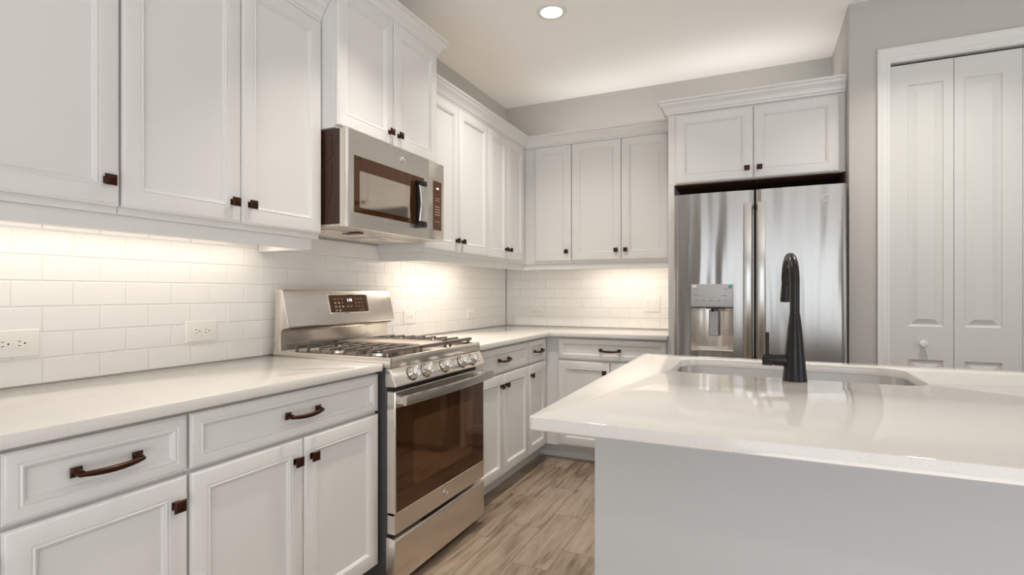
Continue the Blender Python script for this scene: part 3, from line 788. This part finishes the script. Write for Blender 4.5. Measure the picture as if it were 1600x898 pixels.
def mdoor(b):
    xa, xb = .0, .602
    wa, wb, za, zb = .042, .560, 1.532, 1.772
    # frame of four bars around the window
    prof = [(YD), (YF)]
    box(b, xa, wa, YF, YD, MZ0 + .002, MZ1, .0, 1); box(b, wb, xb, YF, YD, MZ0 + .002, MZ1); box(b, wa, wb, YF, YD, zb, MZ1); box(b, wa, wb, YF, YD, MZ0 + .002, za)
    bmesh.ops.remove_doubles(b, verts=b.verts, dist=1e-5)
    es = [e for e in b.edges if vertical(e) and abs(e.verts[0].co.x - xa) < 1e-4 and abs(e.verts[0].co.y - YF) < 1e-4]
    bmesh.ops.bevel(b, geom=es, offset=.016, segments=5, profile=.5, affect='EDGES')
md = part('door', 'steel', mw, mdoor)
mg = part('door_window', 'glass', md, lambda b: box(b, .041, .561, YF + .001, YD - .002, 1.531, 1.773, .001, 1))
part('window_screen', 'screen', md, lambda b: prism(b, rrect(.078, .440, 1.556, 1.712, .006, 4), 'y', YF + .0004, YF + .002))
mc = part('control_column', 'steel', mw, lambda b: box(b, .604, MW, YF, YD, MZ0 + .002, MZ1, .003, 2))
mp_ = part('control_panel', 'display', mw, lambda b: box(b, .642, .724, YF - .0008, YF + .004, 1.523, 1.780, .0008, 1))
prints(mp_, [(.660 + (k + .5) * .046 / n, z, .008, .0044) for z, n in ((1.690, 2), (1.678, 2), (1.646, 3), (1.632, 3), (1.618, 3), (1.604, 3), (1.568, 2)) for k in range(n)], YF - .0014, YF - .0006)
text_mesh('clock_digits', '1:18', .014, 'digit', mp_, (.683, YF - .0012, 1.742), FRONT, .0003)
part('emblem', ['chrome', 'badge'], md, lambda b: emblem(b, .0165), loc=(.380, YF - .0005, 1.828))
def mhandle(b):
    rows = []; n = 16
    for i in range(n + 1):
        t = i / n; z = 1.548 + t * (1.724 - 1.548); bow = .010 * math.sin(math.pi * t)
        rows.append([b.verts.new((x, YF - .024 - bow + q, z)) for x, q in ((.484, .002), (.487, -.003), (.540, -.004), (.547, -.001), (.547, .006), (.486, .006))])
    for a, c in zip(rows, rows[1:]):
        for j in range(6): b.faces.new((a[j], a[(j + 1) % 6], c[(j + 1) % 6], c[j]))
    b.faces.new(rows[0][::-1]); b.faces.new(rows[-1]); bmesh.ops.recalc_face_normals(b, faces=b.faces)
mh = part('door_handle', 'handle', md, mhandle)
for za, zb in ((1.518, 1.550), (1.722, 1.752)):
    tag(part('handle_end', 'black', md, lambda b: box(b, .486, .546, YF - .031, YF + .001, za, zb, .006, 3)), 'glossy black handle end')
part('handle_backing', 'black', md, lambda b: box(b, .490, .512, YF - .022, YF + .0005, 1.540, 1.732, .004, 2))

# ================================================================== REFRIGERATOR (faces -Y)
fx0 = 1.530
FRW = .906
fr = thing('refrigerator', 'stainless french door refrigerator in the alcove under the deep cabinet', 'refrigerator', (fx0, 0, 0))
part('body', 'charcoal', fr, lambda b: box(b, .004, FRW - .004, -.752, -.04, .02, 1.765, .004, 1))
part('base_grille', 'gap', fr, lambda b: box(b, .02, FRW - .02, -.79, -.70, 0, .05))
FY1 = -.848
def fdoor(b, x0, x1, hole=None):
    """gently bowed sheet-metal door; hole = rectangle left open for the dispenser"""
    z0, z1 = .735, 1.786; n = 30
    xs = [x0 + (x1 - x0) * i / n for i in range(n + 1)]
    zs = [z0, z1]
    if hole:
        for h in (hole[0], hole[1]):
            i = min(range(n + 1), key=lambda k: abs(xs[k] - h)); xs[i] = h
        zs = [z0, hole[2], hole[3], z1]
    def yy(x):
        t = (x - x0) / (x1 - x0); e = min(t, 1 - t) * (x1 - x0)
        r = .010
        y = FY1 - .006 * (1 - (2 * t - 1) ** 2)
        if e < r: y += r - math.sqrt(max(0, r * r - (r - e) ** 2))
        return y
    V = {}
    def v(i, k):
        if (i, k) not in V: V[(i, k)] = b.verts.new((xs[i], yy(xs[i]), zs[k]))
        return V[(i, k)]
    for i in range(n):
        for k in range(len(zs) - 1):
            if hole and k == 1 and xs[i] >= hole[0] - 1e-6 and xs[i + 1] <= hole[1] + 1e-6: continue
            b.faces.new((v(i, k), v(i + 1, k), v(i + 1, k + 1), v(i, k + 1)))
    # back and rims
    bk = {}
    B4 = [b.verts.new((x, -.762, z)) for x, z in ((x0, z0), (x1, z0), (x1, z1), (x0, z1))]
    b.faces.new((B4[0], B4[3], B4[2], B4[1]))
    K = len(zs) - 1
    b.faces.new([B4[0], B4[1]] + [v(i, 0) for i in range(n, -1, -1)]); b.faces.new([B4[2], B4[3]] + [v(i, K) for i in range(n + 1)])
    b.faces.new([B4[3], B4[0]] + [v(0, k) for k in range(K + 1)]); b.faces.new([B4[1], B4[2]] + [v(n, k) for k in range(K, -1, -1)])
    bmesh.ops.recalc_face_normals(b, faces=b.faces)
seam = 1.9815 - fx0
DX0, DX1, DZa, DZb = 1.632 - fx0, 1.867 - fx0, .846, 1.245
ld = part('left_door', 'fridge', fr, lambda b: fdoor(b, .001, seam - .0045, (DX0, DX1, DZa, DZb)))
rd = part('right_door', 'fridge', fr, lambda b: fdoor(b, seam + .0045, FRW - .001))
part('door_gasket', 'gap', fr, lambda b: box(b, .012, FRW - .012, -.767, -.750, .735, 1.782))
def hbar(b, x):
    z0, z1 = .79, 1.708
    box(b, x - .020, x + .020, -.898, -.886, z0, z1, .003, 2)
    for a, c in ((z0, z0 + .03), (z1 - .03, z1)): box(b, x - .012, x + .012, -.887, -.849, a, c, .003, 1)
part('door_handle', 'handle', ld, lambda b: hbar(b, 1.944 - fx0))
part('door_handle', 'handle', rd, lambda b: hbar(b, 2.014 - fx0))
part('emblem', ['chrome', 'badge'], rd, lambda b: emblem(b, .021), loc=(2.335 - fx0, -.8525, 1.713))
part('freezer_drawer', 'fridge', fr, lambda b: box(b, .001, FRW - .001, -.850, -.762, .055, .728, .008, 3))
part('freezer_handle', 'handle', fr, lambda b: (box(b, .10, FRW - .10, -.898, -.886, .655, .695, .003, 2), box(b, .12, .15, -.887, -.849, .663, .687), box(b, FRW - .15, FRW - .12, -.887, -.849, .663, .687)))
# water and ice dispenser
dpn = part('dispenser', 'dispenser', fr, lambda b: rings(b, DX1 - DX0, DZb - 1.110, [(0, .790), (0, .8555), (.002, .8580), (.004, .8585)], x0=DX0, z0=1.110))
def niche(b):
    # curved recess wall
    n = 14; za, zb = DZa + .012, 1.111; rows = []
    for i in range(n + 1):
        t = i / n; x = DX0 + .0005 + (DX1 - DX0 - .001) * t
        y = -.852 + .072 * (1 - abs(2 * t - 1) ** 3.2)
        rows.append((b.verts.new((x, y, za)), b.verts.new((x, y, zb))))
    for p, q in zip(rows, rows[1:]): b.faces.new((p[0], q[0], q[1], p[1]))
    b.faces.new([r[0] for r in rows][::-1]); b.faces.new([r[1] for r in rows])
    bmesh.ops.recalc_face_normals(b, faces=b.faces)
    for f in b.faces:
        if abs(f.normal.z) < .5 and f.normal.y > 0: f.normal_flip()
part('dispenser_recess', 'steel', dpn, niche)
part('drip_tray', 'handle', dpn, lambda b: box(b, DX0, DX1, -.864, -.785, DZa, DZa + .014, .003, 2))
part('paddle', 'dispenser', dpn, lambda b: (box(b, 1.731 - fx0, 1.782 - fx0, -.806, -.799, .938, 1.088, .003, 1),))
part('paddle_edge', 'gap', dpn, lambda b: box(b, 1.729 - fx0, 1.784 - fx0, -.7995, -.797, .936, 1.090, .002, 1))
part('spout', 'black', dpn, lambda b: (box(b, 1.715 - fx0, 1.795 - fx0, -.846, -.800, 1.098, 1.1105, .002, 1), cyl(b, (1.752 - fx0, -.826, 1.099), (1.752 - fx0, -.826, 1.082), .010, .008), cyl(b, (1.775 - fx0, -.826, 1.099), (1.775 - fx0, -.826, 1.086), .006, .005)))
for x, z, w in ((1.662, 1.214, .026), (1.664, 1.180, .034), (1.662, 1.147, .014), (1.702, 1.147, .018), (1.744, 1.147, .024), (1.788, 1.147, .018), (1.828, 1.147, .016), (1.826, 1.216, .018), (1.820, 1.178, .026)):
    part('button_print', 'ink', dpn, lambda b: box(b, x - fx0 - w / 2, x - fx0 + w / 2, -.8590, -.8584, z - .0012, z + .0012))
tag(part('sticker', 'sticker_white', dpn, lambda b: box(b, 1.639 - fx0, 1.663 - fx0, -.8591, -.8585, 1.226, 1.240)), 'small white sticker')
tag(part('sticker', 'sticker_green', dpn, lambda b: cyl(b, (1.850 - fx0, -.8584, 1.229), (1.850 - fx0, -.8592, 1.229), .0105)), 'round green sticker')

# ================================================================== OUTLETS
def receptacle(parent, x, z, horiz=True):
    def f(b):
        pts = rrect(-.0165, .0165, -.0145, .0145, .010, 6)
        prism(b, [(x + p, z + q) for p, q in pts], 'y', -.0072, -.004)
    r = part('receptacle', 'plate', parent, f)
    def sl(b):
        for s in (-1, 1):
            if horiz: box(b, x - .0085, x - .0015, -.0074, -.0070, z + s * .0062 - .0011, z + s * .0062 + .0011)
            else: box(b, x + s * .0062 - .0011, x + s * .0062 + .0011, -.0074, -.0070, z + .0015, z + .0085)
        if horiz: cyl(b, (x + .0080, -.0070, z), (x + .0080, -.0074, z), .0026, n=12)
        else: cyl(b, (x, -.0070, z - .0080), (x, -.0074, z - .0080), .0026, n=12)
    part('slots', 'slot', r, sl)
def outlet(loc, rz, w, h, label):
    t = thing('wall_outlet', label, 'outlet', loc, rz, 'horizontal duplex outlets on the backsplash')
    part('cover_plate', 'plate', t, lambda b: rings(b, w, h, [(0, -.0004), (0, .0025), (.003, .0055), (.006, .0060)], x0=-w / 2, z0=-h / 2))
    for s in (-1, 1): receptacle(t, s * .0195, 0)
outlet((0, -3.403, 1.043), L90, .130, .082, 'white outlet on the tile at the left edge, nearest the camera')
outlet((0, -2.816, 1.043), L90, .130, .082, 'white outlet on the tile just left of the range')
outlet((0, -1.433, 1.041), L90, .124, .082, 'white outlet on the tile just right of the range backguard')
outlet((0, -.637, 1.037), L90, .116, .082, 'white outlet on the left wall tile farthest from the camera')
outlet((.296, 0, 1.034), 0, .116, .076, 'white outlet on the back wall tile near the inner corner')
sw = thing('switch_plate', 'white two-gang plate with an outlet and a rocker switch beside the refrigerator', 'switch', (1.2525, 0, 1.107))
part('cover_plate', 'plate', sw, lambda b: rings(b, .127, .126, [(0, -.0004), (0, .0025), (.003, .0055), (.006, .0060)], x0=-.0635, z0=-.063))
for s in (-1, 1): receptacle(sw, -.029, s * .0195, False)
part('rocker', 'plate', sw, lambda b: prism(b, [(-.0055, -.033), (-.0066, -.033), (-.0085, .033), (-.0055, .033)], 'x', .012, .046))

# ================================================================== CEILING LIGHTS
def can(x, y, label, power, spread=118):
    t = thing('ceiling_light', label, 'ceiling light', (x, y, H), 0, 'recessed ceiling lights')
    part('trim_ring', 'trim', t, lambda b: ring(b))
    part('lens', 'lamp', t, lambda b: lathe(b, [(.060, -.0032), (.060, -.0050), (.02, -.0056)], (0, 0, 0), 'z', 40))
    l = area('ceiling_lamp', (x, y, H - .012), (0, 0, 0), .11, .11, power, CANW, 'DISK', spread)
    l.parent = t; l.location = (0, 0, -.012)
def ring(b):
    n = 48; pr = [(.062, -.0002), (.062, -.0055), (.066, -.0075), (.078, -.0068), (.086, -.004), (.088, -.0002)]
    rows = [[b.verts.new((r * math.cos(2 * math.pi * i / n), r * math.sin(2 * math.pi * i / n), z)) for r, z in pr] for i in range(n)]
    for i in range(n):
        p, q = rows[i], rows[(i + 1) % n]
        for j in range(6): b.faces.new((p[j], p[(j + 1) % 6], q[(j + 1) % 6], q[j]))
    bmesh.ops.recalc_face_normals(b, faces=b.faces)
can(.922, -1.343, 'round recessed ceiling light with a white trim ring over the aisle', CAN_POWER * .85)
can(.92, -2.45, 'added round recessed ceiling light above the aisle in front of the range, out of view', CAN_POWER * .62, 85)  # added unseen downlight, brightens the range and the floor before it
can(2.75, -1.45, 'added round recessed ceiling light above the sink, out of view', CAN_POWER * .8)  # added unseen downlight, lifts the corner counter and base cabinets
can(2.75, -4.9, 'added round recessed ceiling light behind the camera, out of view', CAN_POWER * .6)  # extra downlight added out of view for general brightness
